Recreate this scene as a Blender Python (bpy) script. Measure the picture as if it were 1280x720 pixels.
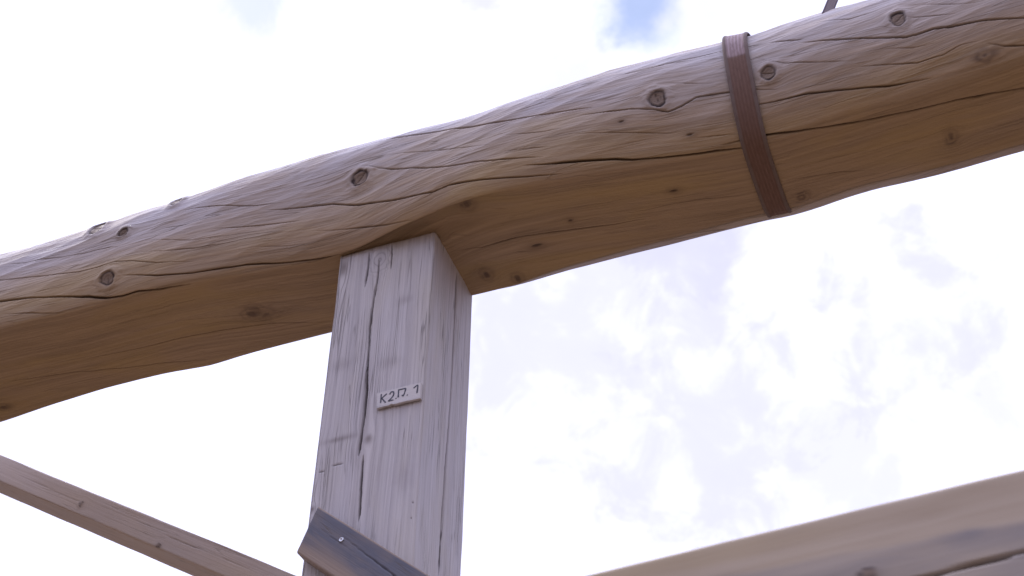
import bpy, math
import numpy as np
from mathutils import Vector, Matrix

sc = bpy.context.scene
for o in list(bpy.data.objects):
    bpy.data.objects.remove(o)

# ------------------------------------------------------------------ camera
CAM = np.array([0.0, 0.0, 1.6])
PITCH, ROLL = 0.74437, 0.0209
F_ = Vector((0, math.cos(PITCH), math.sin(PITCH)))
U0 = Vector((0, -math.sin(PITCH), math.cos(PITCH)))
R0 = Vector((1, 0, 0))
R_ = R0 * math.cos(ROLL) + U0 * math.sin(ROLL)
U_ = -R0 * math.sin(ROLL) + U0 * math.cos(ROLL)
cd = bpy.data.cameras.new('camera')
cam = bpy.data.objects.new('camera', cd)
sc.collection.objects.link(cam)
M = Matrix((R_, U_, -F_)).transposed().to_4x4()
M.translation = Vector(CAM)
cam.matrix_world = M
cd.sensor_width = 36
cd.lens = 36 * 1986.35 / 1280
cd.clip_end = 6000
cd.dof.use_dof = True
cd.dof.focus_distance = 3.03
cd.dof.aperture_fstop = 8.0
sc.camera = cam

# ------------------------------------------------------------------ sky, sun, exposure
SUN_EL, SUN_AZ = math.radians(52), math.radians(-55)      # azimuth clockwise from +Y
w = bpy.data.worlds.new('World'); sc.world = w
w.use_nodes = True
nt = w.node_tree; nt.nodes.clear()
def N(t, kind, **kw):
    n = t.nodes.new(kind)
    for k, v in kw.items(): setattr(n, k, v)
    return n
def math_(t, op, a, b=None, c=None, clamp=False):
    n = N(t, 'ShaderNodeMath', operation=op); n.use_clamp = clamp
    for i, v in enumerate((a, b, c)):
        if v is None: continue
        if isinstance(v, (int, float)): n.inputs[i].default_value = v
        else: t.links.new(v, n.inputs[i])
    return n.outputs[0]
def mix_(t, f, a, b, typ='MIX'):
    n = N(t, 'ShaderNodeMix', data_type='RGBA', blend_type=typ)
    for i, v in ((0, f), (6, a), (7, b)):
        if isinstance(v, (int, float)): n.inputs[i].default_value = v
        elif isinstance(v, tuple): n.inputs[i].default_value = (*v, 1)
        else: t.links.new(v, n.inputs[i])
    return n.outputs[2]
def sstep(t, x, lo, hi):
    n = N(t, 'ShaderNodeMapRange', interpolation_type='SMOOTHSTEP')
    t.links.new(x, n.inputs[0]); n.inputs[1].default_value = lo; n.inputs[2].default_value = hi
    return n.outputs[0]
out = N(nt, 'ShaderNodeOutputWorld')
bg_sky = N(nt, 'ShaderNodeBackground'); bg_sky.inputs[1].default_value = 0.15
sky = N(nt, 'ShaderNodeTexSky', sky_type='NISHITA')
sky.sun_disc = False; sky.sun_elevation = SUN_EL; sky.sun_rotation = SUN_AZ
sky.air_density = 1.0; sky.dust_density = 1.0; sky.ozone_density = 1.5
nt.links.new(mix_(nt, 1.0, sky.outputs[0], (.98, .98, 1.0), 'MULTIPLY'), bg_sky.inputs[0])
bg_c = N(nt, 'ShaderNodeBackground')
tc = N(nt, 'ShaderNodeTexCoord')
def wnoise(scale, detail=6, rough=.55, off=(0, 0, 0), dist=0.0):
    mp = N(nt, 'ShaderNodeMapping'); mp.inputs[1].default_value = off
    nt.links.new(tc.outputs[0], mp.inputs[0])
    n = N(nt, 'ShaderNodeTexNoise'); nt.links.new(mp.outputs[0], n.inputs[0])
    n.inputs['Scale'].default_value = scale; n.inputs['Detail'].default_value = detail
    n.inputs['Roughness'].default_value = rough; n.inputs['Distortion'].default_value = dist
    return n.outputs[0]
n_mid = wnoise(22, 9, .62, (3, 1, 0), .4)
n_big = wnoise(3.2, 5, .55, (7, 2, 5), .2)
n_fine = wnoise(70, 7, .62, (1, 8, 2), .3)
def patch(d, rad, amt=.35, lo=.2, hi=1.4):
    """ragged patch of sky around a direction: 1 inside, 0 outside"""
    v = N(nt, 'ShaderNodeVectorMath', operation='DISTANCE')
    nt.links.new(tc.outputs[0], v.inputs[0]); v.inputs[1].default_value = d
    x = math_(nt, 'DIVIDE', v.outputs[1], rad)
    x = math_(nt, 'ADD', x, math_(nt, 'MULTIPLY', math_(nt, 'SUBTRACT', n_mid, .5), amt * 13))
    x = math_(nt, 'ADD', x, math_(nt, 'MULTIPLY', math_(nt, 'SUBTRACT', n_fine, .5), amt * 3.0))
    return math_(nt, 'SUBTRACT', 1.0, sstep(nt, x, lo, hi))
hole = math_(nt, 'MULTIPLY', patch((.073, .602, .795), .034, .15, .2, 1.3), .80)
hole = math_(nt, 'MAXIMUM', hole, math_(nt, 'MULTIPLY', patch((-.159, .588, .793), .020), .45))
thin = None
for d, r, k in (((.105, .720, .686), .045, 1.0), ((.112, .748, .655), .055, .9), ((.026, .765, .644), .085, .8),
                ((.060, .730, .681), .06, .8), ((.121, .785, .609), .095, .85), ((.249, .728, .638), .075, .85), ((.20, .79, .58), .07, .7), ((.13, .69, .71), .05, .5),
                ((.285, .742, .606), .035, .65), ((.24, .750, .61), .05, .55), ((-.212, .612, .762), .08, .5),
                ((-.024, .600, .800), .020, .8), ((.04, .64, .767), .035, .6), ((-.15, .635, .757), .035, .4)):
    p = math_(nt, 'MULTIPLY', patch(d, r, .3), k)
    thin = p if thin is None else math_(nt, 'MAXIMUM', thin, p)
gen = math_(nt, 'MULTIPLY', sstep(nt, math_(nt, 'ADD', math_(nt, 'MULTIPLY', n_big, .7), math_(nt, 'MULTIPLY', n_mid, .3)), .50, .66), .55)
thin = math_(nt, 'MAXIMUM', thin, gen)
ccol = mix_(nt, thin, (.88, .90, 1.24), (.575, .575, .79))
ccol = mix_(nt, math_(nt, 'MULTIPLY', sstep(nt, n_mid, .3, .7), .45), ccol, (.69, .70, .93))
nt.links.new(ccol, bg_c.inputs[0])
sx = N(nt, 'ShaderNodeSeparateXYZ'); nt.links.new(tc.outputs[0], sx.inputs[0])      # overcast sky: brighter overhead than at the horizon
zl = math_(nt, 'ADD', .35, math_(nt, 'MULTIPLY', sstep(nt, sx.outputs[2], .0, .5), .65))
nt.links.new(math_(nt, 'ADD', zl, math_(nt, 'MULTIPLY', sstep(nt, sx.outputs[2], .82, .97), 2.3)), bg_c.inputs[1])  # extra bright patch overhead, out of view, added to light the timbers
ms = N(nt, 'ShaderNodeMixShader')
nt.links.new(hole, ms.inputs[0]); nt.links.new(bg_c.outputs[0], ms.inputs[1]); nt.links.new(bg_sky.outputs[0], ms.inputs[2])
nt.links.new(ms.outputs[0], out.inputs[0])

sl = bpy.data.lights.new('sun', 'SUN'); sl.energy = 1.5; sl.angle = math.radians(12); sl.color = (1, .96, .9)
sun = bpy.data.objects.new('sun', sl); sc.collection.objects.link(sun)
sd = Vector((math.sin(SUN_AZ) * math.cos(SUN_EL), math.cos(SUN_AZ) * math.cos(SUN_EL), math.sin(SUN_EL)))
sun.rotation_euler = sd.to_track_quat('Z', 'Y').to_euler()
sun.location = (3, 8, 9)
sc.view_settings.view_transform = 'Standard'
sc.view_settings.look = 'None'
sc.view_settings.gamma = 1
sc.view_settings.use_curve_mapping = False
sc.view_settings.exposure = 0.5

# ------------------------------------------------------------------ frame of the timber structure
O3 = np.array([-0.14823, 2.15806, 3.72649])          # top right front corner of the post
YAW = -0.37613
AX = np.array([math.cos(YAW), math.sin(YAW), 0.0])    # along the log
BX = np.array([-math.sin(YAW), math.cos(YAW), 0.0])   # away from the viewer
ZX = np.array([0, 0, 1.0])
def W3(s, t, z):
    s, t, z = np.broadcast_arrays(s, t, z)
    return O3 + s[..., None] * AX + t[..., None] * BX + z[..., None] * ZX

S_TAB = (-1.5, .05, 63)
T1_TAB = [-0.043, -0.043, -0.043, -0.043, -0.043, -0.043, -0.043, -0.043, -0.043, -0.043, -0.043, -0.0427, -0.0416, -0.0402, -0.0392, -0.0396, -0.0418, -0.0436, -0.0422, -0.0379, -0.0324, -0.0263, -0.0198, -0.0138, -0.0087, -0.008, -0.008, -0.0117, -0.0254, -0.0379, -0.0468, -0.0547, -0.0601, -0.0597, -0.0557, -0.0513, -0.0467, -0.0409, -0.0344, -0.0277, -0.0207, -0.0137, -0.0088, -0.0081, -0.01, -0.0121, -0.0146, -0.0179, -0.0215, -0.0252, -0.029, -0.0328, -0.0357, -0.0367, -0.0368, -0.0368, -0.0368, -0.0368, -0.0368, -0.0368, -0.0368, -0.0368, -0.0368]
T2_TAB = [0.2244, 0.2244, 0.2244, 0.2244, 0.2244, 0.2244, 0.2244, 0.2244, 0.2206, 0.2148, 0.2089, 0.205, 0.201, 0.1972, 0.1965, 0.1958, 0.1967, 0.2015, 0.2063, 0.2014, 0.1979, 0.1964, 0.1949, 0.1934, 0.1921, 0.1915, 0.1908, 0.1901, 0.1895, 0.1888, 0.1882, 0.1895, 0.1879, 0.1805, 0.1744, 0.1729, 0.1714, 0.1698, 0.1683, 0.1668, 0.1653, 0.1642, 0.1632, 0.1682, 0.1636, 0.1558, 0.1522, 0.1545, 0.1565, 0.157, 0.1551, 0.1524, 0.1509, 0.1509, 0.1509, 0.1509, 0.1509, 0.1509, 0.1509, 0.1509, 0.1509, 0.1509, 0.1509]
R_TAB = [0.1802, 0.1802, 0.1802, 0.1802, 0.1802, 0.1802, 0.1802, 0.1798, 0.1783, 0.1761, 0.1738, 0.172, 0.1704, 0.1697, 0.1698, 0.1706, 0.1721, 0.1747, 0.1768, 0.1774, 0.1777, 0.1786, 0.1794, 0.1801, 0.1806, 0.1808, 0.1806, 0.1797, 0.178, 0.1757, 0.1741, 0.1738, 0.1736, 0.1728, 0.1724, 0.1731, 0.1738, 0.1742, 0.1745, 0.1745, 0.1742, 0.1737, 0.1736, 0.1734, 0.1722, 0.1709, 0.1706, 0.1709, 0.1706, 0.1695, 0.1679, 0.1664, 0.1654, 0.165, 0.1648, 0.1648, 0.1648, 0.1648, 0.1648, 0.1648, 0.1648, 0.1648, 0.1648]
LOG_CRACKS = [
    (3.2, [[-1.01, 0.0803], [-0.948, 0.0664], [-0.879, 0.0562], [-0.808, 0.0407], [-0.739, 0.0226], [-0.691, 0.0059], [-0.658, 0.0015], [-0.626, 0.004], [-0.574, -0.0031], [-0.509, -0.0025]]),
    (2.2, [[-0.66, 0.0487], [-0.58, 0.0285], [-0.503, 0.0201], [-0.391, 0.0189], [-0.257, 0.0035], [-0.189, -0.0034], [-0.124, -0.0183]]),
    (1.4, [[-1.03, 0.1527], [-0.966, 0.1369], [-0.893, 0.1209], [-0.833, 0.1057], [-0.77, 0.0928], [-0.72, 0.0895], [-0.68, 0.0899], [-0.644, 0.08], [-0.579, 0.0585], [-0.5, 0.0447]]),
    (1.2, [[-0.982, 0.1944], [-0.915, 0.1781], [-0.835, 0.1637], [-0.764, 0.152], [-0.726, 0.1494], [-0.694, 0.1436], [-0.66, 0.1243]]),
    (1.2, [[-0.616, 0.0975], [-0.554, 0.0838], [-0.5, 0.0764], [-0.431, 0.0739]]),
    (1.1, [[-0.627, 0.1368], [-0.502, 0.0981], [-0.464, 0.0952], [-0.398, 0.0929]]),
    (1.2, [[-0.945, 0.0333], [-0.879, 0.0196], [-0.802, 0.0037]]),
    (1.0, [[-0.584, 0.1612], [-0.546, 0.1545], [-0.516, 0.1507]]),
    (1.5, [[-0.553, 0.2016], [-0.473, 0.1908], [-0.375, 0.1634], [-0.31, 0.1534]]),
    (2.3, [[-0.349, 0.1434], [-0.264, 0.1267], [-0.199, 0.1139], [-0.143, 0.0884], [-0.073, 0.0633], [0.02, 0.0418], [0.057, 0.0441], [0.111, 0.0341], [0.201, 0.0195], [0.278, 0.0092]]),
    (1.5, [[-0.463, 0.1206], [-0.4, 0.1096], [-0.341, 0.1035], [-0.267, 0.0932]]),
    (1.3, [[-0.246, 0.0612], [-0.148, 0.0378], [-0.081, 0.0153], [-0.021, 0.0024]]),
    (1.0, [[-0.386, 0.057], [-0.271, 0.0374]]),
    (2.0, [[-0.132, 0.1753], [-0.125, 0.1848], [-0.074, 0.1504], [0.014, 0.1101], [0.058, 0.0916], [0.113, 0.0799], [0.149, 0.0687], [0.248, 0.0504]]),
    (3.0, [[0.205, 0.0424], [0.266, 0.0328], [0.317, 0.0278], [0.376, 0.0206], [0.407, 0.0139], [0.475, 0.0079], [0.564, 0.0049], [0.605, 0.0012], [0.63, 0.0069]]),
    (2.6, [[0.566, 0.0149], [0.618, 0.0174], [0.653, 0.0141], [0.817, -0.0137], [0.903, -0.0253], [0.978, -0.0326], [1.095, -0.0525], [1.148, -0.0598]]),
    (2.2, [[0.616, 0.0752], [0.646, 0.075], [0.667, 0.0723], [0.739, 0.0673], [0.788, 0.0578], [0.876, 0.0358], [0.953, 0.0253]]),
    (2.4, [[-0.117, 0.2562], [-0.061, 0.2417], [0.05, 0.2155], [0.157, 0.1808], [0.25, 0.1604], [0.354, 0.1443]]),
    (1.2, [[-0.083, 0.1947], [0.032, 0.1568], [0.148, 0.1136]]),
    (1.1, [[0.169, 0.1319], [0.252, 0.1109], [0.296, 0.1059]]),
    (2.0, [[0.321, 0.131], [0.37, 0.124], [0.422, 0.1178], [0.453, 0.1081], [0.489, 0.0963], [0.515, 0.1042], [0.544, 0.1176], [0.587, 0.1163], [0.643, 0.1073], [0.693, 0.0905]]),
    (1.4, [[0.654, 0.1828], [0.689, 0.1555], [0.716, 0.1404], [0.786, 0.1168], [0.833, 0.1007]]),
    (1.3, [[0.391, 0.2272], [0.444, 0.2191], [0.525, 0.2276], [0.598, 0.229], [0.687, 0.2126]]),
    (1.0, [[0.485, 0.1674], [0.524, 0.1549], [0.58, 0.1402]]),
    (1.0, [[0.295, 0.0896], [0.39, 0.0713], [0.485, 0.0525], [0.525, 0.0536]]),
    (1.0, [[0.164, 0.0866], [0.271, 0.0681]]),
    (1.0, [[0.521, 0.0375], [0.545, 0.0352], [0.601, 0.0307]]),
    (2.0, [[0.687, 0.2126], [0.752, 0.187]]),
    (2.6, [[0.744, 0.181], [0.758, 0.1765], [0.828, 0.1529], [0.875, 0.1367], [0.922, 0.1184], [0.943, 0.1172], [0.971, 0.1174], [0.997, 0.11], [1.044, 0.1037], [1.079, 0.0949], [1.121, 0.0813], [1.171, 0.0665]]),
    (1.4, [[0.932, 0.1619], [0.976, 0.1469], [1.016, 0.1348]]),
    (1.1, [[0.942, 0.1955], [1.033, 0.1524], [1.066, 0.1421]]),
    (1.1, [[0.764, 0.2351], [0.835, 0.2083], [0.893, 0.206]]),
    (1.6, [[0.827, 0.0906], [0.885, 0.0746], [0.931, 0.0606], [0.979, 0.0595], [1.009, 0.0666], [1.043, 0.0642]]),
    (1.6, [[1.05, 0.0562], [1.078, 0.041], [1.109, 0.0323], [1.148, 0.0252]]),
    (1.0, [[0.871, 0.112], [0.931, 0.0923], [0.978, 0.0858]]),
    (1.7, [[0.003, -0.104], [0.071, -0.1244], [0.135, -0.1245], [0.203, -0.1286], [0.326, -0.1382], [0.394, -0.1339]]),
    (1.0, [[0.11, -0.0418], [0.157, -0.0542]]),
    (1.0, [[0.01, -0.0657], [0.075, -0.0911]]),
    (1.1, [[0.349, -0.1144], [0.4, -0.113], [0.45, -0.1077], [0.504, -0.1076], [0.609, -0.1164]]),
    (1.1, [[0.659, -0.101], [0.754, -0.1169], [0.814, -0.1354]]),
    (1.2, [[-1.049, -0.1481], [-0.872, -0.1696], [-0.704, -0.2028], [-0.574, -0.2338]]),
    (1.2, [[-0.851, -0.135], [-0.672, -0.1496], [-0.53, -0.1482], [-0.414, -0.1497], [-0.299, -0.1725]]),
]
# knots in the log: along, around, half length, half width, kind (0 round branch stub, 1 faint stain, 2 slit)
LOG_KNOTS = [[-0.1391, 0.1572, 0.0165, 0.0199, 0], [0.4723, 0.13, 0.0151, 0.0182, 0], [0.6778, 0.1327, 0.0134, 0.0155, 0], [0.9187, 0.165, 0.0128, 0.0173, 0], [-0.6919, 0.0506, 0.0153, 0.0152, 0], [-0.7568, 0.2372, 0.0168, 0.022, 0], [-0.6742, 0.1797, 0.0103, 0.0112, 0], [-0.566, 0.2497, 0.012, 0.0163, 0], [1.0439, 0.035, 0.0207, 0.0118, 1], [0.9588, -0.1154, 0.0115, 0.0171, 1], [0.6762, -0.15, 0.0151, 0.014, 1], [0.1685, -0.1559, 0.0152, 0.0085, 2], [0.2526, -0.1078, 0.006, 0.0062, 2], [0.1036, -0.23, 0.0139, 0.015, 1], [0.0502, -0.1933, 0.0124, 0.0181, 1], [0.4573, -0.0752, 0.01, 0.0062, 2], [0.4006, 0.0933, 0.0083, 0.0052, 2], [0.5184, 0.044, 0.0095, 0.0058, 2], [0.0774, -0.024, 0.0134, 0.0169, 1], [-1.0871, -0.2189, 0.0172, 0.0119, 1], [-0.4253, -0.1107, 0.0306, 0.0209, 1]]
POST_CRACKS_FRONT = [[2.2, [[-0.1374, -0.0014], [-0.137, -0.0461], [-0.1392, -0.0994]]], [2.4, [[-0.1147, -0.0322], [-0.1137, -0.0765], [-0.1151, -0.1313]]], [2.6, [[-0.0905, 0.0025], [-0.0888, -0.0322], [-0.0878, -0.0681]]], [3.6, [[-0.1162, -0.0963], [-0.1179, -0.1365], [-0.1204, -0.2053], [-0.1171, -0.283], [-0.1134, -0.3635], [-0.1123, -0.4122], [-0.1139, -0.4469], [-0.1167, -0.5012]]], [3.0, [[-0.1073, -0.4968], [-0.1064, -0.5506], [-0.1046, -0.6209], [-0.1059, -0.6396]]], [1.0, [[0.0024, -0.0198], [-0.0013, -0.2213], [-0.0032, -0.4058]]]]
POST_CRACKS_SIDE = [[2.6, [[0.109, -0.008], [0.1098, -0.1703], [0.1108, -0.3233], [0.1064, -0.4523], [0.1002, -0.7019]]]]
BEAM0 = (0.4882, -1.2237)
BEAM1 = (0.938, -1.1981)
BKN = (0.2817, 0.0734)
BCR = 0.0906
SLING = (0.3397, 0.0611, 0.9385)
LETTER_STROKES = [[(-0.0801, -0.3776), (-0.0799, -0.3975)], [(-0.0693, -0.3793), (-0.0793, -0.3878)], [(-0.0789, -0.3866), (-0.0702, -0.3992)], [(-0.0638, -0.3824), (-0.0609, -0.3774), (-0.0566, -0.3786), (-0.0555, -0.3836), (-0.0574, -0.3893), (-0.0623, -0.3948), (-0.0658, -0.3972), (-0.0556, -0.397)], [(-0.0511, -0.3941), (-0.0504, -0.3955)], [(-0.047, -0.3767), (-0.0465, -0.3937)], [(-0.0482, -0.3771), (-0.0328, -0.3768), (-0.0346, -0.3855), (-0.037, -0.3938)], [(-0.0398, -0.3906), (-0.0368, -0.3934)], [(-0.0297, -0.3925), (-0.029, -0.394)], [(-0.0183, -0.381), (-0.01, -0.3746), (-0.0111, -0.3939)]]

# ------------------------------------------------------------------ noise helpers (numpy)
def h01(ix, iy, seed):
    n = (ix.astype(np.int64) * 374761393 + iy.astype(np.int64) * 668265263 + seed * 1274126177) & 0xffffffff
    n = ((n ^ (n >> 13)) * 1274126177) & 0xffffffff
    return ((n ^ (n >> 16)) & 0xffff) / 65535.0
def vnoise(x, y, seed=0):
    x, y = np.broadcast_arrays(np.asarray(x, float), np.asarray(y, float))
    ix, iy = np.floor(x), np.floor(y); fx, fy = x - ix, y - iy
    fx = fx * fx * (3 - 2 * fx); fy = fy * fy * (3 - 2 * fy)
    a, b = h01(ix, iy, seed), h01(ix + 1, iy, seed)
    c, d = h01(ix, iy + 1, seed), h01(ix + 1, iy + 1, seed)
    return (a + (b - a) * fx) + ((c + (d - c) * fx) - (a + (b - a) * fx)) * fy - .5
def fbm(x, y, seed=0, o=4):
    r = 0
    for k in range(o): r = r + vnoise(x * 2 ** k + 17 * k, y * 2 ** k + 5 * k, seed + k) * .5 ** k
    return r
def scoops(x, y, seed):
    """squared distance to the nearest jittered cell centre: shallow tool scoops with ridges between"""
    ix, iy = np.floor(x), np.floor(y); best = np.full(x.shape, 9.0)
    for dx in (-1, 0, 1):
        for dy in (-1, 0, 1):
            cx, cy = ix + dx, iy + dy
            px = cx + .15 + .7 * h01(cx, cy, seed); py = cy + .15 + .7 * h01(cx, cy, seed + 7)
            best = np.minimum(best, (x - px) ** 2 + (y - py) ** 2 + .25 * h01(cx, cy, seed + 13))
    return best
def ss(x, a, b):
    t = np.clip((x - a) / (b - a), 0, 1); return t * t * (3 - 2 * t)

# ------------------------------------------------------------------ mesh helpers
def link(ob, parent=None):
    sc.collection.objects.link(ob)
    if parent is not None: ob.parent = parent
    return ob
def tag(o, label=None, cat=None, kind=None, group=None):
    if label: o['label'] = label
    if cat: o['category'] = cat
    if kind: o['kind'] = kind
    if group: o['group'] = group
    return o
def empty(name, loc):
    e = bpy.data.objects.new(name, None); e.location = [float(v) for v in loc]; e.empty_display_size = .1
    return link(e)
def grid_mesh(name, P, mat, attrs=None, closed=True, caps=True, parent=None, smooth=True):
    """P: ns x nv x 3 world points; v runs round the section"""
    P = np.asarray(P, float)
    base = np.array(parent.location) if parent is not None else np.zeros(3)
    P = P - base
    ns, nv = P.shape[:2]
    i = np.arange(ns - 1)[:, None]; j = np.arange(nv if closed else nv - 1)[None, :]
    j2 = (j + 1) % nv
    q = np.stack([i * nv + j, i * nv + j2, (i + 1) * nv + j2, (i + 1) * nv + j], -1).reshape(-1, 4)
    co = P.reshape(-1, 3)
    nq = len(q); loops = q.ravel(); starts = np.arange(nq) * 4
    if caps and closed:
        loops = np.concatenate([loops, np.arange(nv)[::-1], np.arange(nv) + (ns - 1) * nv])
        starts = np.concatenate([starts, [nq * 4, nq * 4 + nv]])
    me = bpy.data.meshes.new(name)
    me.vertices.add(len(co)); me.vertices.foreach_set('co', co.astype(np.float32).ravel())
    me.loops.add(len(loops)); me.loops.foreach_set('vertex_index', loops.astype(np.int32))
    me.polygons.add(len(starts)); me.polygons.foreach_set('loop_start', starts.astype(np.int32))
    me.update(calc_edges=True); me.validate()
    if smooth:
        sm = np.ones(len(me.polygons), bool)
        if caps and closed: sm[-2:] = False
        me.polygons.foreach_set('use_smooth', sm)
    for k, v in (attrs or {}).items():
        at = me.attributes.new(k, 'FLOAT', 'POINT')
        at.data.foreach_set('value', np.broadcast_to(v, (ns, nv)).astype(np.float32).ravel())
    me.materials.append(mat)
    me.update()
    return link(bpy.data.objects.new(name, me), parent)
def normals(P):
    du = np.empty_like(P); du[1:-1] = P[2:] - P[:-2]; du[0] = P[1] - P[0]; du[-1] = P[-1] - P[-2]
    dv = np.roll(P, -1, 1) - np.roll(P, 1, 1)
    n = np.cross(du, dv); n /= np.linalg.norm(n, axis=-1, keepdims=True) + 1e-12
    return n
def crack_field(S, V, cracks, pxm=.00155, seed=0, jit=.0012, tap=.08):
    """S: ns, V: ns x nv -> depth (m) and darkness 0..1 of all cracks (each one a line v(s))"""
    dep = np.zeros(V.shape); dark = np.zeros(V.shape)
    for k, (wd, pts) in enumerate(cracks):
        ps = np.array([p[0] for p in pts]); pv = np.array([p[1] for p in pts])
        o = np.argsort(ps); ps, pv = ps[o], pv[o]
        m = np.where((S > ps[0]) & (S < ps[-1]))[0]
        if len(m) < 3: continue
        s = S[m]; vc = np.interp(s, ps, pv) + jit * fbm(s * 25, s * 0 + k * 3.7, seed + k, 4)
        u = (s - ps[0]) / (ps[-1] - ps[0])
        L = ps[-1] - ps[0]
        env = np.minimum(1, np.minimum(u, 1 - u) * L / min(.09 if wd < 2 else tap, L * .45)) ** .7
        env = env * (.85 + .45 * fbm(s * 14, s * 0 + k * 1.3 + 9, seed + 50 + k, 3))
        hw = np.clip(wd * pxm * .42 * env, .0003, None) + .0004
        x = np.abs(V[m] - vc[:, None]) / hw[:, None]
        g = np.clip((1.2 - x) * 1.5, 0, 1); g = g * g * (3 - 2 * g)
        a = np.clip(env * (.45 + .3 * min(wd, 3) / 1.6), 0, 1)[:, None]
        dep[m] = np.maximum(dep[m], g * a * (.0022 + .0032 * max(0, wd - .8)))
        dark[m] = np.maximum(dark[m], g * a * (.65 if wd < 1.3 else .9 if wd < 1.9 else 1))
    return dep, dark

# ------------------------------------------------------------------ materials
def attr(t, n):
    a = N(t, 'ShaderNodeAttribute', attribute_name=n); return a.outputs['Fac']
def wood(name, light, dark, fresh, gray, gu=3.0, gv=260.0, seed=0.0, rough=.62, blotch=1.0, weather=.5, bump=.35, spec=.3, hair=.45, hairn=7.0):
    """light / dark: early and late wood; fresh: warm sapwood blotches; gray: weathered skin, on the log also painted skylight"""
    m = bpy.data.materials.new(name); m.use_nodes = True
    t = m.node_tree; b = t.nodes['Principled BSDF']
    U, V = attr(t, 'gu'), attr(t, 'gv')
    def nz(su, sv, det=4, off=0.0, dist=0.0, rgh=.55):
        c = N(t, 'ShaderNodeCombineXYZ')
        t.links.new(math_(t, 'MULTIPLY', U, su), c.inputs[0]); t.links.new(math_(t, 'MULTIPLY', V, sv), c.inputs[1])
        c.inputs[2].default_value = seed + off
        n = N(t, 'ShaderNodeTexNoise'); t.links.new(c.outputs[0], n.inputs[0])
        n.inputs['Scale'].default_value = 1; n.inputs['Detail'].default_value = det
        n.inputs['Roughness'].default_value = rgh; n.inputs['Distortion'].default_value = dist
        return n.outputs[0]
    g1 = nz(gu, gv, 4); g2 = nz(gu * .7, gv * .3, 3, 5.0, .2); g3 = nz(gu * 6, gv * 1.6, 2, 9.0)
    big = nz(2.2, 9, 4, 20.0, .5); big2 = nz(6, 22, 4, 31.0, .6)
    grain = math_(t, 'ADD', math_(t, 'MULTIPLY', sstep(t, g1, .3, .72), .6), math_(t, 'MULTIPLY', sstep(t, g2, .32, .68), .4))
    col = mix_(t, grain, light, dark)
    col = mix_(t, math_(t, 'MULTIPLY', sstep(t, big, .42, .7), .6 * blotch, clamp=True), col, fresh)
    wz = math_(t, 'MULTIPLY', attr(t, 'gray'), math_(t, 'ADD', .55, math_(t, 'MULTIPLY', sstep(t, big2, .3, .7), .45)), clamp=True)
    col = mix_(t, math_(t, 'MULTIPLY', wz, weather, clamp=True), col, gray)
    col = mix_(t, math_(t, 'MULTIPLY', sstep(t, g3, .62, .8), .18), col, dark)
    h1 = nz(gu * .55, gv * .16, 3, 40.0, .15, .5); hm = nz(5, 30, 3, 47.0)
    hl = math_(t, 'SUBTRACT', 1.0, sstep(t, math_(t, 'ABSOLUTE', math_(t, 'SUBTRACT', math_(t, 'FRACT', math_(t, 'MULTIPLY', h1, hairn)), .5)), .0, .10))
    hl = math_(t, 'MULTIPLY', hl, sstep(t, hm, .42, .62))
    col = mix_(t, math_(t, 'MULTIPLY', math_(t, 'MULTIPLY', hl, hair), math_(t, 'ADD', .4, attr(t, 'gray')), clamp=True), col, tuple(v * .42 for v in dark))
    st = attr(t, 'stain')
    col = mix_(t, math_(t, 'MULTIPLY', st, math_(t, 'ADD', .45, math_(t, 'MULTIPLY', big2, .8)), clamp=True), col, (.085, .055, .045))
    col = mix_(t, math_(t, 'MULTIPLY', attr(t, 'knot'), .85), col, (.20, .145, .11))
    col = mix_(t, math_(t, 'MULTIPLY', attr(t, 'ring'), .95), col, (.045, .03, .028))
    col = mix_(t, math_(t, 'MULTIPLY', attr(t, 'crack'), .8), col, (.03, .018, .014))
    t.links.new(col, b.inputs['Base Color'])
    b.inputs['Specular IOR Level'].default_value = spec
    rr = N(t, 'ShaderNodeMapRange'); t.links.new(g1, rr.inputs[0]); rr.inputs[3].default_value = rough - .12; rr.inputs[4].default_value = rough + .16
    t.links.new(rr.outputs[0], b.inputs['Roughness'])
    hsum = math_(t, 'ADD', math_(t, 'MULTIPLY', g1, .7), math_(t, 'MULTIPLY', g3, .35))
    hsum = math_(t, 'ADD', hsum, math_(t, 'MULTIPLY', g2, .6))
    hsum = math_(t, 'SUBTRACT', hsum, math_(t, 'MULTIPLY', hl, .5))
    bp = N(t, 'ShaderNodeBump'); bp.inputs['Strength'].default_value = bump; bp.inputs['Distance'].default_value = .0018
    t.links.new(hsum, bp.inputs['Height']); t.links.new(bp.outputs[0], b.inputs['Normal'])
    return m
M_log = wood('peeled_log_wood', (.40, .29, .195), (.25, .18, .12), (.39, .275, .13), (.47, .45, .495), gu=3.0, gv=170, weather=.85, bump=.9, spec=.22, rough=.68, blotch=1.1)
M_post = wood('weathered_pine', (.51, .47, .46), (.29, .26, .26), (.42, .37, .30), (.52, .505, .58), gu=2.0, gv=260, seed=3.3, weather=.5, blotch=1.0, bump=1.0, hair=.6, hairn=9.0)
M_brace = wood('sawn_pine', (.48, .39, .33), (.38, .30, .245), (.44, .345, .25), (.42, .38, .39), gu=2.5, gv=220, seed=7.1, weather=.5)
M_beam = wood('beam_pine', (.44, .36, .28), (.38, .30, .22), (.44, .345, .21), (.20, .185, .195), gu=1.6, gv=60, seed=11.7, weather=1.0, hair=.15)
M_plank = wood('grey_weathered_board', (.30, .225, .175), (.22, .165, .13), (.26, .18, .115), (.105, .105, .135), gu=4, gv=260, seed=15.2, weather=1.3, blotch=.4)
M_tag = wood('thin_plywood', (.54, .51, .51), (.44, .41, .42), (.52, .48, .45), (.51, .5, .54), gu=6, gv=500, seed=19, weather=.3, bump=.15)
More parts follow.
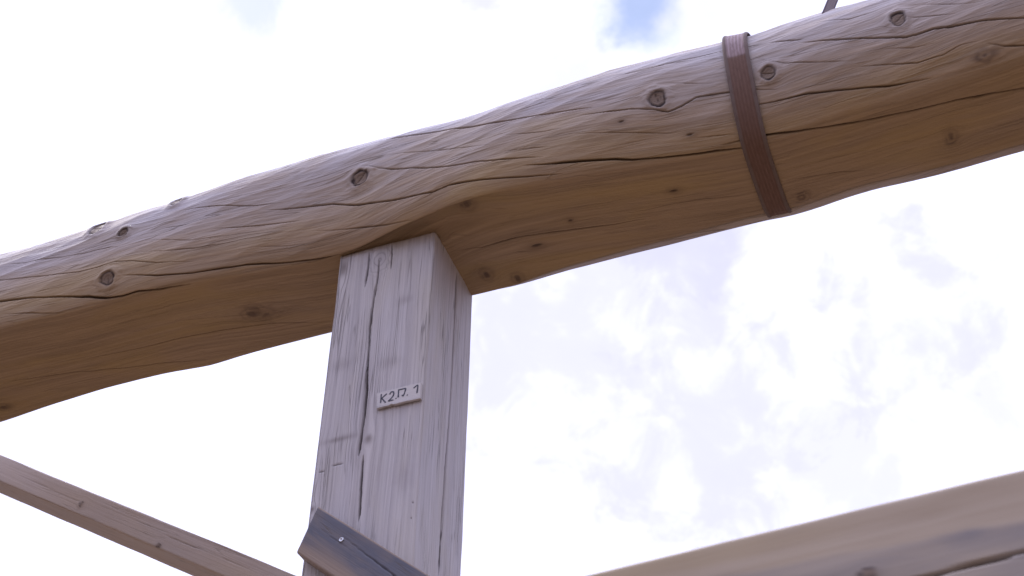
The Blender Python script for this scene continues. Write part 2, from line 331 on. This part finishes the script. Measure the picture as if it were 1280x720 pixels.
def plain(name, col, rough=.6, metal=0.0, nscale=None, col2=None):
    m = bpy.data.materials.new(name); m.use_nodes = True; b = m.node_tree.nodes['Principled BSDF']; t = m.node_tree
    b.inputs['Base Color'].default_value = (*col, 1); b.inputs['Roughness'].default_value = rough; b.inputs['Metallic'].default_value = metal
    if nscale:
        c = N(t, 'ShaderNodeTexCoord'); n = N(t, 'ShaderNodeTexNoise'); t.links.new(c.outputs['Object'], n.inputs[0])
        n.inputs['Scale'].default_value = nscale; n.inputs['Detail'].default_value = 8
        t.links.new(mix_(t, sstep(t, n.outputs[0], .35, .65), col, col2 or col), b.inputs['Base Color'])
    return m
M_ink = plain('black_marker_ink', (.018, .014, .028), .5, nscale=300, col2=(.03, .025, .045))
M_steel = plain('zinc_screw', (.55, .55, .58), .35, 1.0, nscale=400, col2=(.4, .4, .42))
M_ground = plain('trodden_soil_and_shavings', (.138, .088, .046), .9, nscale=1.3, col2=(.104, .067, .035))

def webbing(name, c_mid, c_hem, sw=420):
    m = bpy.data.materials.new(name); m.use_nodes = True; t = m.node_tree; b = t.nodes['Principled BSDF']
    W, L_ = attr(t, 'across'), attr(t, 'along')
    hem = sstep(t, math_(t, 'ABSOLUTE', W), .66, .76)
    ln = math_(t, 'ABSOLUTE', math_(t, 'SINE', math_(t, 'MULTIPLY', W, 12.0)))
    wv = math_(t, 'MULTIPLY', math_(t, 'SINE', math_(t, 'MULTIPLY', L_, 2 * math.pi * sw)), math_(t, 'SINE', math_(t, 'MULTIPLY', W, 60)))
    c = N(t, 'ShaderNodeCombineXYZ'); t.links.new(math_(t, 'MULTIPLY', W, 5), c.inputs[0]); t.links.new(math_(t, 'MULTIPLY', L_, 60), c.inputs[1])
    n = N(t, 'ShaderNodeTexNoise'); t.links.new(c.outputs[0], n.inputs[0]); n.inputs['Scale'].default_value = 1; n.inputs['Detail'].default_value = 5
    col = mix_(t, math_(t, 'MULTIPLY', ln, .5), c_mid, tuple(v * .65 for v in c_mid))
    col = mix_(t, math_(t, 'MULTIPLY', attr(t, 'sky_sheen'), math_(t, 'SUBTRACT', .85, math_(t, 'MULTIPLY', ln, .35))), col, (.42, .33, .36))  # lavender sky sheen painted into the colour of the strap's upper part
    col = mix_(t, hem, col, c_hem)
    col = mix_(t, math_(t, 'MULTIPLY', sstep(t, n.outputs[0], .4, .75), .35), col, tuple(v * .5 for v in c_mid))
    t.links.new(col, b.inputs['Base Color']); b.inputs['Roughness'].default_value = .85; b.inputs['Specular IOR Level'].default_value = .15
    hh = math_(t, 'ADD', math_(t, 'MULTIPLY', wv, .3), math_(t, 'MULTIPLY', ln, .5))
    bp = N(t, 'ShaderNodeBump'); bp.inputs['Strength'].default_value = .5; bp.inputs['Distance'].default_value = .001
    t.links.new(hh, bp.inputs['Height']); t.links.new(bp.outputs[0], b.inputs['Normal'])
    return m
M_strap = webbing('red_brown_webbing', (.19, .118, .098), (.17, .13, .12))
M_sling = webbing('grey_webbing', (.30, .25, .27), (.16, .13, .16))

# ------------------------------------------------------------------ ground
gr_n = 60
gx = np.sign(np.linspace(-1, 1, gr_n)) * np.abs(np.linspace(-1, 1, gr_n)) ** 3 * 2500
X, Y = np.meshgrid(gx, gx, indexing='ij')
Z = .05 * fbm(X * .3, Y * .3, 3, 3) * np.minimum(1, 30 / (1 + np.hypot(X, Y)))
G = np.stack([X, Y, Z - .02], -1)
g = grid_mesh('ground', G, M_ground, closed=False); tag(g, kind='structure')

# ------------------------------------------------------------------ the big peeled log
SX = S_TAB[0] + S_TAB[1] * np.arange(S_TAB[2])
def cubic(x, xs, ys):                                  # smooth table lookup
    ys = np.asarray(ys); d = .02
    return (np.interp(x - d, xs, ys) + 2 * np.interp(x, xs, ys) + np.interp(x + d, xs, ys)) / 4
def log_surf(s, v):
    """s along, v round (v<0: flat underside, v>0: rounded side going up) -> t, z"""
    t1, t2, R = cubic(s, SX, T1_TAB), cubic(s, SX, T2_TAB), cubic(s, SX, R_TAB)
    h = (t2 - t1) / 2; cz = np.sqrt(R * R - h * h); ct = (t1 + t2) / 2
    span = 2 * math.pi - 2 * np.arcsin(h / R)
    L, A = t2 - t1, R * span
    vv = np.mod(v + L, L + A) - L
    th = np.arctan2(-cz, -h) - np.maximum(vv, 0) / R
    flat = vv < 0
    R = R - np.interp(s, [.1, .45], [.022, .008]) * np.sin(np.pi * np.clip(vv / .28, 0, 1)) ** 2      # lower side hewn flatter
    return np.where(flat, t1 - vv, ct + R * np.cos(th)), np.where(flat, 0 * R, cz + R * np.sin(th)), L, A
dn = np.arange(-1.30, 1.34, .003)
s1 = np.concatenate([np.arange(-4.2, -1.30, .04), dn, np.arange(1.36, 3.4, .04)])
NF = 245
t1_, t2_ = cubic(s1, SX, T1_TAB), cubic(s1, SX, T2_TAB)
_, _, Lc, Ac = log_surf(s1, s1 * 0)
k = np.arange(NF) / NF
va = np.arange(0, .372, .001)
kb = np.arange(70) / 70
V = np.concatenate([-Lc[:, None] * (1 - k)[None], np.broadcast_to(va, (len(s1), len(va))),
                    .372 + (Ac[:, None] - .372) * kb[None]], 1)
SS = np.broadcast_to(s1[:, None], V.shape)
soft = np.interp(s1, [-1.2, -.5, -.3, -.1, .12, .3, .7, 1.2], [.012, .008, .003, .004, .006, .014, .02, .02])[:, None]
tt = zz = 0
for d, wt in ((-2, 1), (-1, 4), (0, 6), (1, 4), (2, 1)):
    a_, b_, _, _ = log_surf(SS, V + d * soft * .7); tt = tt + a_ * wt / 16; zz = zz + b_ * wt / 16
P = W3(SS, tt, zz)
P[:, :] += 0
nrm = -normals(P)
cen = W3(s1[:, None], (t1_ + t2_)[:, None] / 2, .12 + 0 * s1[:, None])
if np.sum((P - cen) * nrm) < 0: nrm = -nrm
arc = ss(V, .004, .05) * (1 - ss(V, Ac[:, None] - .014, Ac[:, None] - .002))
flt = 1 - arc
# drawknife scoops, slanting across the round side
ca, sa = math.cos(.22), math.sin(.22)
uu = SS * ca + V * sa; vv = -SS * sa + V * ca
wob = .35 * fbm(SS * 5, V * 9, 91, 2)
c1 = scoops(uu / .20 + wob, vv / .040 + wob, 5)
c2 = scoops((SS * .97 + V * .25) / .11, (-SS * .25 + V * .97) / .024 + wob, 17)
H = -arc * (.0043 * np.clip(.9 - c1, 0, 1) + .0017 * np.clip(.9 - c2, 0, 1))
H += arc * .0018 * fbm(SS * 3.1, V * 8, 23, 3)
H += flt * (.0012 * fbm(SS * 5, V * 14, 44, 3)) * (1 - .8 * ((SS > -.25) & (SS < .05)))
H += .0005 * fbm(SS * 22, V * 160, 61, 3)
# knots and the grain that flows round them
GVc = V + .010 * fbm(SS * 2.2, V * 4, 71, 3); KN = np.zeros(V.shape); RG = np.zeros(V.shape); STN = np.zeros(V.shape)
for q, (ks, kv, ra, rb, kd) in enumerate(LOG_KNOTS):
    m = np.where(np.abs(s1 - ks) < .16)[0]
    if len(m) == 0: continue
    ds, dv = SS[m] - ks, V[m] - kv
    wb = 1 + .30 * fbm(ds * 90 + q * 9, dv * 90, 200 + q, 2)
    d = np.hypot(ds / ra, dv / rb) / wb
    r2 = (ds / (ra * 1.7)) ** 2 + (dv / (rb * 1.25)) ** 2
    GVc[m] -= dv * np.where(r2 > 1, 1 / np.maximum(r2, 1), 1) * (.9 if kd == 0 else .5)
    if kd == 0:
        H[m] += .0035 * np.exp(-((d - 1.25) / .6) ** 2) - .0035 * np.exp(-((d - 1.0) / .13) ** 2) - .0015 * (d < .9)
        KN[m] = np.maximum(KN[m], 1 - ss(d, .85, 1.05))
        RG[m] = np.maximum(RG[m], np.exp(-((d - .97) / .16) ** 2) * (.8 + .9 * np.clip(fbm(ds * 60, dv * 60 + q, 300, 2) + .2, 0, 1)))
        ang = .8 + q
        rad = np.abs(ds * math.sin(ang) - dv * math.cos(ang))
        RG[m] = np.maximum(RG[m], np.exp(-(rad / .0009) ** 2) * (d < .8) * .8)
        RG[m] = np.maximum(RG[m], .4 * (d < .9) * ss(np.sin(d * 16), .3, 1))
        H[m] += -.002 * np.exp(-(rad / .001) ** 2) * (d < .8)
        STN[m] = np.maximum(STN[m], .30 * np.exp(-(d / 1.5) ** 2))
    elif kd == 1:
        sw = .5 + .5 * np.sin(d * 7 + 6 * fbm(ds * 40, dv * 60 + q, 320, 2))
        STN[m] = np.maximum(STN[m], .62 * np.exp(-(d / 1.0) ** 2) * (.5 + .8 * sw) + .16 * np.exp(-(d / 2.2) ** 2) * (.6 + .6 * sw))
        RG[m] = np.maximum(RG[m], .35 * np.exp(-((d - .7) / .2) ** 2) * (fbm(ds * 70, dv * 70 + q, 310, 2) > 0))
        H[m] += .002 * np.exp(-(d / 1.6) ** 2)
    else:
        STN[m] = np.maximum(STN[m], .5 * np.exp(-(d / 1.5) ** 2))
        d = np.hypot((ds + dv * .3) / ra, (dv - ds * .12) / (rb * .55)) / wb
        RG[m] = np.maximum(RG[m], .75 * (1 - ss(d, .3, 1)))
        H[m] += -.002 * (1 - ss(d, .3, 1))
# many fine checks besides the long ones
rng = np.random.RandomState(4)
fine = []
for q in range(150):
    s0 = rng.uniform(-1.3, 1.3); v0 = rng.uniform(.012, .36) if q % 4 else rng.uniform(-.22, -.01)
    ln = rng.uniform(.04, .20); sl_ = rng.uniform(-.02, .09) if v0 > 0 else rng.uniform(-.02, .03)
    fine.append((.55 if v0 > 0 else .4, [(s0, v0), (s0 + ln * .5, v0 + ln * sl_ * .5 + rng.uniform(-.002, .002)), (s0 + ln, v0 + ln * sl_)]))
dep, drk = crack_field(s1, V, LOG_CRACKS, seed=3)
dep2, drk2 = crack_field(s1, V, fine, seed=900)
dep = np.maximum(dep, dep2 * .5); drk = np.maximum(drk, drk2 * .5)
back = ss(V, .372, .40)
H = H * (1 - .7 * back) - dep + .009 * np.exp(-((Ac[:, None] - V - .030) / .016) ** 2) * ss(SS, -.05, .2)
P = P + nrm * H[..., None]
carve = ss(-V, -.001, .005) * (1 - ss(tt, -.002, .03)) * ss(s1, -.26, -.06)[:, None] * (1 - ss(s1, .02, .20))[:, None] * (V < .004)
P = P + ZX * (.026 * carve)[..., None]
grayf = np.clip(arc * (.12 + .88 * ss(V, .03, .24)) + .15 * fbm(SS * 4, V * 12, 81, 3), 0, 1)  # weathered grey, plus skylight painted as paler wood up the round side
log_root = empty('peeled_log', W3(0.0, .09, .17))
tag(log_root, 'huge peeled round log with flattened underside, lying across the post top', 'log')
grid_mesh('log', P[:, ::1], M_log, dict(gu=SS, gv=GVc, gray=grayf, crack=drk, knot=KN, ring=RG, stain=STN), parent=log_root)

# ------------------------------------------------------------------ rectangular timbers
def rect_loop(wd, dp, steps, r=.004):
    """closed loop (t,s local 2D) of a wd x dp rectangle, corners rounded; side order: front(-d), right(+w), back(+d), left(-w)"""
    pts, vs, fac = [], [], []; v = 0
    sides = [((0, 0), (wd, 0)), ((wd, 0), (wd, dp)), ((wd, dp), (0, dp)), ((0, dp), (0, 0))]
    for k_, ((x0, y0), (x1, y1)) in enumerate(sides):
        L_ = math.hypot(x1 - x0, y1 - y0); n = max(2, int(round((L_ - 2 * r) / steps[k_])))
        for i_ in range(n + 1):
            u = (r + (L_ - 2 * r) * i_ / n) / L_
            pts.append((x0 + (x1 - x0) * u, y0 + (y1 - y0) * u)); vs.append(v + u * L_); fac.append(k_)
        cx, cy = [(wd - r, r), (wd - r, dp - r), (r, dp - r), (r, r)][k_]
        a0 = [-math.pi / 2, 0, math.pi / 2, math.pi][k_]
        for i_ in (1, 2, 3):
            a_ = a0 + math.pi / 2 * i_ / 4
            pts.append((cx + r * math.cos(a_), cy + r * math.sin(a_))); vs.append(v + L_ - r + 2 * r * i_ / 4 * .8); fac.append(k_)
        v += L_
    return np.array(pts), np.array(vs), np.array(fac)

# the post: front face towards the viewer, right face receding
PW, PD = .2, .1948
pts, vs, fac = rect_loop(PW, PD, (.001, .0012, .01, .004), r=.0045)
zrow = np.concatenate([np.arange(.003, -1.0, -.0025), np.arange(-1.0, -3.72, -.05), [-3.735]])
S2 = zrow[:, None]; V2 = np.broadcast_to(vs[None], (len(zrow), len(vs)))
ZZ = np.broadcast_to(S2, V2.shape)
x_ = np.broadcast_to(pts[None, :, 0], V2.shape); y_ = np.broadcast_to(pts[None, :, 1], V2.shape)
P = W3(x_ - PW, y_, ZZ)
cx = W3(-PW / 2, PD / 2, ZZ[:, :1])
nrm = normals(P)
if np.sum((P - cx) * nrm) < 0: nrm = -nrm
nrm[:, :, 2] = 0
fr = [(w_, [(z, s + PW) for s, z in q]) for w_, q in POST_CRACKS_FRONT]
fr += [(w_ + 2.0, [(z, PW + t_) for t_, z in q]) for w_, q in POST_CRACKS_SIDE]
rng = np.random.RandomState(9)
for q in range(60):
    z0 = rng.uniform(-.95, -.03); v0 = rng.uniform(.006, .385); ln = rng.uniform(.04, .2)
    fr.append((.45, [(z0, v0), (z0 - ln, v0 + rng.uniform(-.004, .002))]))
dep, drk = crack_field(zrow[::-1], V2[::-1], fr, seed=70, jit=.001, tap=.02)
dep, drk = dep[::-1], drk[::-1]
GV = V2 + .006 * fbm(ZZ * 2.0, V2 * 6, 5, 3)
KN = np.zeros(V2.shape); RG = KN.copy(); STN = KN.copy(); H = .0022 * fbm(ZZ * 4, V2 * 12, 33, 3) + .0005 * fbm(ZZ * 14, V2 * 260, 34, 2)
for q, (s, z, ra, rb, kd) in enumerate([(-.1128, -.035, .013, .020, 3), (-.1000, -.466, .008, .011, 1), (-.155, -.452, .034, .006, 1), (-.155, -.507, .013, .0016, 2), (-.185, -.515, .008, .0016, 2),
                        (-.195, -.590, .006, .007, 1), (-.0079, -.619, .0015, .002, 2), (-.0088, -.650, .0012, .002, 2), (-.190, -.030, .010, .022, 1),
                        (-.055, -.155, .012, .008, 4), (-.075, -.30, .014, .01, 4), (-.17, -.28, .018, .012, 4), (-.03, -.56, .012, .03, 4)]):
    dv, dz = V2 - (s + PW), ZZ - z
    wb = 1 + .35 * fbm(dv * 80 + q, dz * 80, 400 + q, 2)
    d = np.hypot(dv / ra, dz / rb) / wb
    r2 = (dv / (ra * 1.1)) ** 2 + (dz / (rb * 2.2)) ** 2
    if kd in (1, 3): GV = GV - dv * np.where(r2 > 1, 1 / np.maximum(r2, 1), 1) * (.85 if ra < .03 else .1)
    if kd == 3:
        RG = np.maximum(RG, .38 * ss(np.sin(d * 9), .35, 1) * np.exp(-(d / 1.9) ** 2)); STN = np.maximum(STN, .12 * np.exp(-d ** 2))
    elif kd == 1:
        STN = np.maximum(STN, .85 * np.exp(-(d / 1.0) ** 2) * (1 if ra < .03 else .7))
    elif kd == 4:
        STN = np.maximum(STN, .30 * np.exp(-(d / 1.3) ** 2))
    else:
        RG = np.maximum(RG, .85 * (1 - ss(d, .4, 1.1))); H = H - .0015 * (1 - ss(d, .4, 1.1))
xc = np.interp(ZZ, [-.65, -.5, -.42, -.2, -.1, 0], [.094, .083, .088, .080, .083, .086])
STN = np.maximum(STN, .34 * np.exp(-((V2 - xc) / .010) ** 2) * np.clip(.6 + 1.6 * fbm(ZZ * 9, V2 * 40, 77, 3), 0, 1))      # brown staining along the split
P = P + nrm * (H - dep)[..., None]
face_gray = np.where(fac == 1, 1.0, .55)[None] + .25 * fbm(ZZ * 3, V2 * 9, 12, 3)
post_root = empty('timber_post', W3(-PW / 2, PD / 2, -3.7265))
tag(post_root, 'squared upright timber post with long drying cracks, carrying the log', 'post')
grid_mesh('post_shaft', P, M_post, dict(gu=ZZ, gv=GV, gray=np.clip(face_gray, 0, 1), crack=drk, knot=KN, ring=RG, stain=STN), parent=post_root)

def timber(name, root, p0, d_len, d_w, d_d, L_, wd, dp, mat, ext, cracks=(), knots=(), steps=(.003,) * 4, ds=.006, r=.003, grayfn=None, seed=0, amp=.001, shear=0.0, part='board'):
    """straight squared timber. p0: front top corner at s=0; d_len along, d_w down its face, d_d away from the viewer"""
    pts, vs, fac = rect_loop(wd, dp, steps, r)
    s_ = np.arange(ext[0], ext[1] + ds / 2, ds)
    V_ = np.broadcast_to(vs[None], (len(s_), len(vs))); S_ = np.broadcast_to(s_[:, None], V_.shape)
    sh = S_ + shear * pts[None, :, 0]
    P = p0 + sh[..., None] * d_len + pts[None, :, 0, None] * d_w + pts[None, :, 1, None] * d_d
    c = p0 + S_[:, :1, None] * d_len + d_w * wd / 2 + d_d * dp / 2
    n = normals(P)
    if np.sum((P - c) * n) < 0: n = -n
    dep, drk = crack_field(s_, V_, list(cracks), seed=seed)
    H = amp * 2 * fbm(S_ * 5, V_ * 15, seed, 3) - dep
    GV = V_ + .006 * fbm(S_ * 2.4, V_ * 5, seed + 5, 3); KN = np.zeros(V_.shape); RG = KN.copy(); ST = KN.copy()
    for (ks, kv, ra, rb) in knots:
        dd = np.hypot((S_ - ks) / ra, (V_ - kv) / rb)
        GV = GV - (V_ - kv) * np.where(dd > 1.4, 1.96 / np.maximum(dd, 1.4) ** 2, 1) * .8
        KN = np.maximum(KN, 1 - ss(dd, .8, 1.1)); RG = np.maximum(RG, .8 * np.exp(-((dd - .9) / .2) ** 2)); ST = np.maximum(ST, .4 * np.exp(-(dd / 1.6) ** 2))
        H = H + .001 * np.exp(-(dd / 1.5) ** 2)
    gr = grayfn(S_, V_) if grayfn else np.full(V_.shape, .5)
    P = P + n * H[..., None]
    return grid_mesh(part, P, mat, dict(gu=S_, gv=GV, gray=np.clip(gr, 0, 1), crack=drk, knot=KN, ring=RG, stain=ST), parent=root)

# slanting brace behind, lower left
def unit(v): return v / np.linalg.norm(v)
a0, a1 = W3(-1.363, .5, .1674), W3(-.4942, .5, -.3587)
dl = unit(a1 - a0); dw = -unit(np.cross(dl, np.cross(ZX, dl))) ; dw = -unit(ZX - dl * (ZX @ dl)); dd = BX
br = empty('brace', a0)
tag(br, 'slim sawn timber sloping down to the right behind the post, lower left', 'brace')
timber('brace', br, a0, dl, dw, dd, 1, .061, .095, M_brace, (-1.4, 2.2), steps=(.002, .002, .01, .01), ds=.006, seed=500, amp=.0008,
       knots=[(.345, .036, .005, .007), (.63, .055, .006, .005)], cracks=[(.7, [(.1, .03), (.35, .033)]), (.7, [(.55, .03), (.9, .026)])],
       grayfn=lambda s, v: .5 + .5 * fbm(s * 6, v * 10, 520, 3), part='brace_timber')

# near beam, lower right (out of focus)
b0, b1 = W3(BEAM0[0], -.6, BEAM0[1] + .0035), W3(BEAM1[0], -.6, BEAM1[1] + .003)
dl = unit(b1 - b0); dw = -unit(ZX - dl * (ZX @ dl))
bm = empty('squared_timber', b0)
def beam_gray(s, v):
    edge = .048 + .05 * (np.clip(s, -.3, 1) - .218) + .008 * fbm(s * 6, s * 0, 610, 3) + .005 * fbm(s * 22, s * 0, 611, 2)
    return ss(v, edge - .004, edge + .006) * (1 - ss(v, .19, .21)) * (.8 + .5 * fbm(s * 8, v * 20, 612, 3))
tag(bm, 'thick near beam with brown upper band and greyer lower side, lower right', 'beam')
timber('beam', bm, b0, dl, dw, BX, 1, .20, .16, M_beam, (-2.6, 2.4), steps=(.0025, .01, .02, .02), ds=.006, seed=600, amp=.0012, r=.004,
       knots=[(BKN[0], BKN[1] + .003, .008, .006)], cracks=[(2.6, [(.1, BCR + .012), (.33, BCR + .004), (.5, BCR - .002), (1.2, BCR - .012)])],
       grayfn=beam_gray, part='beam_timber')

# short board fixed across the front of the post
q0, q1 = W3(-.1662, -.03, -.6102), W3(.0412, -.03, -.7856)
dl = unit(q1 - q0); dw = -unit(ZX - dl * (ZX @ dl))
pl = empty('grey_plank', q0)
tag(pl, 'dark weathered plank end screwed across the front of the post', 'plank')
timber('plank', pl, q0, dl, dw, BX, 1, .0835, .029, M_plank, (0, 1.5), steps=(.0015, .003, .01, .004), ds=.003, seed=700, amp=.0006, r=.0035, shear=.37,
       cracks=[(1.8, [(.07, .020), (.14, .026), (.22, .031), (.4, .034)]), (.7, [(.02, .03), (.12, .034)])],
       knots=[], grayfn=lambda s, v: (1.05 - .95 * ss(v + .012 * fbm(s * 7, v * 20, 710, 3), .050, .078)) * (.85 + .4 * fbm(s * 12, v * 30, 712, 3)), part='board')
def disc(name, c, nrm_, r, h, mat, parent, n=20, rim=None):
    nrm_ = unit(nrm_); u = unit(np.cross(nrm_, ZX)); v = np.cross(nrm_, u)
    prof = rim or [(0, 0), (r, 0), (r, h), (r * .8, h * 1.2), (r * .45, h * 1.2), (r * .42, h * .3), (0, h * .3)]
    a = np.linspace(0, 2 * math.pi, n, endpoint=False)
    P = np.stack([c + nrm_ * hh + rr_ * (np.cos(a)[:, None] * u + np.sin(a)[:, None] * v) for rr_, hh in [(max(x, 1e-5), y) for x, y in prof]], 0)
    return grid_mesh(name, P, mat, parent=parent, caps=False)
disc('screw', W3(-.1162, -.0305, -.6875), -BX, .0042, .0012, M_steel, pl)

# ------------------------------------------------------------------ small wooden tag with hand lettering
tg = empty('wooden_tag', W3(-.046, -.003, -.39))
tag(tg, 'small pale wooden tag hand lettered K2.П. 1 fixed to the post', 'tag')
sN = np.linspace(0, 1, 34)[:, None]; loop, vl, fl = rect_loop(.036, .0055, (.0012, .002, .004, .002), r=.0008)
TL, TR, BR_, BL = (-.0898, -.3727), (-.0042, -.3708), (-.0036, -.4067), (-.0870, -.4074)
wv = loop[None, :, 0] / .036
ts = (TL[0] * (1 - sN) + TR[0] * sN) * (1 - wv) + (BL[0] * (1 - sN) + BR_[0] * sN) * wv
tz = (TL[1] * (1 - sN) + TR[1] * sN) * (1 - wv) + (BL[1] * (1 - sN) + BR_[1] * sN) * wv
nick = np.exp(-((ts + .059) / .003) ** 2) * ss(wv, .8, 1) * .0022        # chip in the lower edge
tz = tz + nick + .0006 * fbm(ts * 60, tz * 0, 5, 2)
Pt = W3(ts, -.0072 + loop[None, :, 1] + 0 * ts, tz)
grid_mesh('board', Pt, M_tag, dict(gu=ts, gv=tz + 0 * ts, gray=.5, crack=0, knot=0, ring=0, stain=0), parent=tg)
verts, faces = [], []
for st in LETTER_STROKES:
    p = np.array(st); n_ = []
    for i_ in range(len(p) - 1):
        for u in np.linspace(0, 1, 6, endpoint=False): n_.append(p[i_] * (1 - u) + p[i_ + 1] * u)
    n_.append(p[-1]); p = np.array(n_)
    if len(p) > 12:
        for _ in range(2): p[1:-1] = (p[:-2] + 2 * p[1:-1] + p[2:]) / 4
    d = np.gradient(p, axis=0); d /= np.linalg.norm(d, axis=1, keepdims=True) + 1e-9
    nn = np.stack([-d[:, 1], d[:, 0]], 1); hw = .00135 * (.85 + .5 * np.abs(fbm(np.arange(len(p)) * .4, p[:, 0] * 300, 3, 2)))[:, None]
    A_, B_ = p + nn * hw, p - nn * hw
    b0_ = len(verts)
    for a_, b_ in zip(A_, B_):
        for q in (a_, b_):
            verts.append(W3(np.array(q[0]), np.array(-.0076), np.array(q[1])).reshape(3)); verts.append(W3(np.array(q[0]), np.array(-.0070), np.array(q[1])).reshape(3))
    for i_ in range(len(p) - 1):
        o_ = b0_ + 4 * i_
        faces += [(o_, o_ + 2, o_ + 6, o_ + 4), (o_, o_ + 4, o_ + 5, o_ + 1), (o_ + 2, o_ + 3, o_ + 7, o_ + 6)]
    faces += [(b0_, b0_ + 1, b0_ + 3, b0_ + 2), (b0_ + 4 * len(p) - 4, b0_ + 4 * len(p) - 2, b0_ + 4 * len(p) - 1, b0_ + 4 * len(p) - 3)]
me = bpy.data.meshes.new('lettering'); me.from_pydata([tuple(v - np.array(tg.location)) for v in verts], [], faces); me.materials.append(M_ink)
link(bpy.data.objects.new('lettering', me), tg)

# ------------------------------------------------------------------ webbing straps
_, _, L0, A0 = log_surf(np.array([.626]), np.array([0.0])); per = float((L0 + A0)[0])
nv = 260; vr = np.linspace(0, per, nv, endpoint=False) - float(L0[0])
wa = np.array([-1, -.96, -.86, -.76, -.66, -.4, 0, .4, .66, .76, .86, .96, 1])
th = np.array([0, .0014, .0024, .0022, .0012, .0010, .0009, .0010, .0012, .0022, .0024, .0014, 0])
sc_ = .626 + .0015 * np.sin(vr * 14)
rows = []
def strap_pts(off):
    R_s = []
    for k_, u in enumerate(wa):
        s_ = sc_ + u * .0235
        t_ = z_ = 0
        for d, wt in ((-2, 1), (-1, 2), (0, 2), (1, 2), (2, 1)):
            a_, b_, _, _ = log_surf(s_, vr + d * .014); t_ = t_ + a_ * wt / 8; z_ = z_ + b_ * wt / 8
        Q = W3(s_, t_, z_); c_ = W3(s_, .07 + 0 * s_, .13 + 0 * s_)
        n_ = Q - c_; n_ -= (n_ @ AX)[:, None] * AX; n_ /= np.linalg.norm(n_, axis=1, keepdims=True)
        R_s.append(Q + n_ * (.0028 + off[k_] + .0008 * np.sin(vr * 31 + u))[:, None])
    return R_s
outer = strap_pts(th); inner = strap_pts(th * 0 - .0012)
rows = np.stack(outer + inner[::-1], 1)               # nv x 26 x 3
rows = np.concatenate([rows, rows[:1]], 0)
acr = np.concatenate([wa, wa[::-1]])
o = grid_mesh('webbing_strap', rows, M_strap, dict(across=acr[None], along=np.append(vr, per - float(L0[0]))[:, None], sky_sheen=(ss(np.append(vr, -.2), .186, .194) * (1 - ss(np.append(vr, -.2), .5, .55)))[:, None]), caps=False)
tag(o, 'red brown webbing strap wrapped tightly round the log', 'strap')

# thin sling rising from the top of the log
base = W3(.80, .12, .285); top = W3(1.16, .62, 2.6)
t_, z_, _, _ = log_surf(np.array([.79]), np.array([.27]))
base = W3(.795, float(t_[0]) + .012, float(z_[0]) - .004)
dirn = unit(R_ @ Vector((0, 0, 0)) * 0 + np.array(SLING)); 
side = unit(np.cross(dirn, np.array(F_))); nrm2 = np.cross(side, dirn)
n = 200; al = np.linspace(0, 2.0, n)
Pc = base + al[:, None] * dirn
wob = .004 * np.sin(al * 5)[:, None] * nrm2
wa2 = np.array([-1, -.9, -.7, -.3, 0, .3, .7, .9, 1]); tw = np.concatenate([np.full(9, .0016), np.full(9, -.0016)]); wc = np.concatenate([wa2, wa2[::-1]])
Ps = (Pc + wob)[:, None] + (wc * .0095)[None, :, None] * side + tw[None, :, None] * nrm2
o = grid_mesh('lifting_sling', Ps, M_sling, dict(across=wc[None], along=al[:, None], sky_sheen=0.0))
tag(o, 'narrow grey webbing sling rising from the top of the log', 'sling')
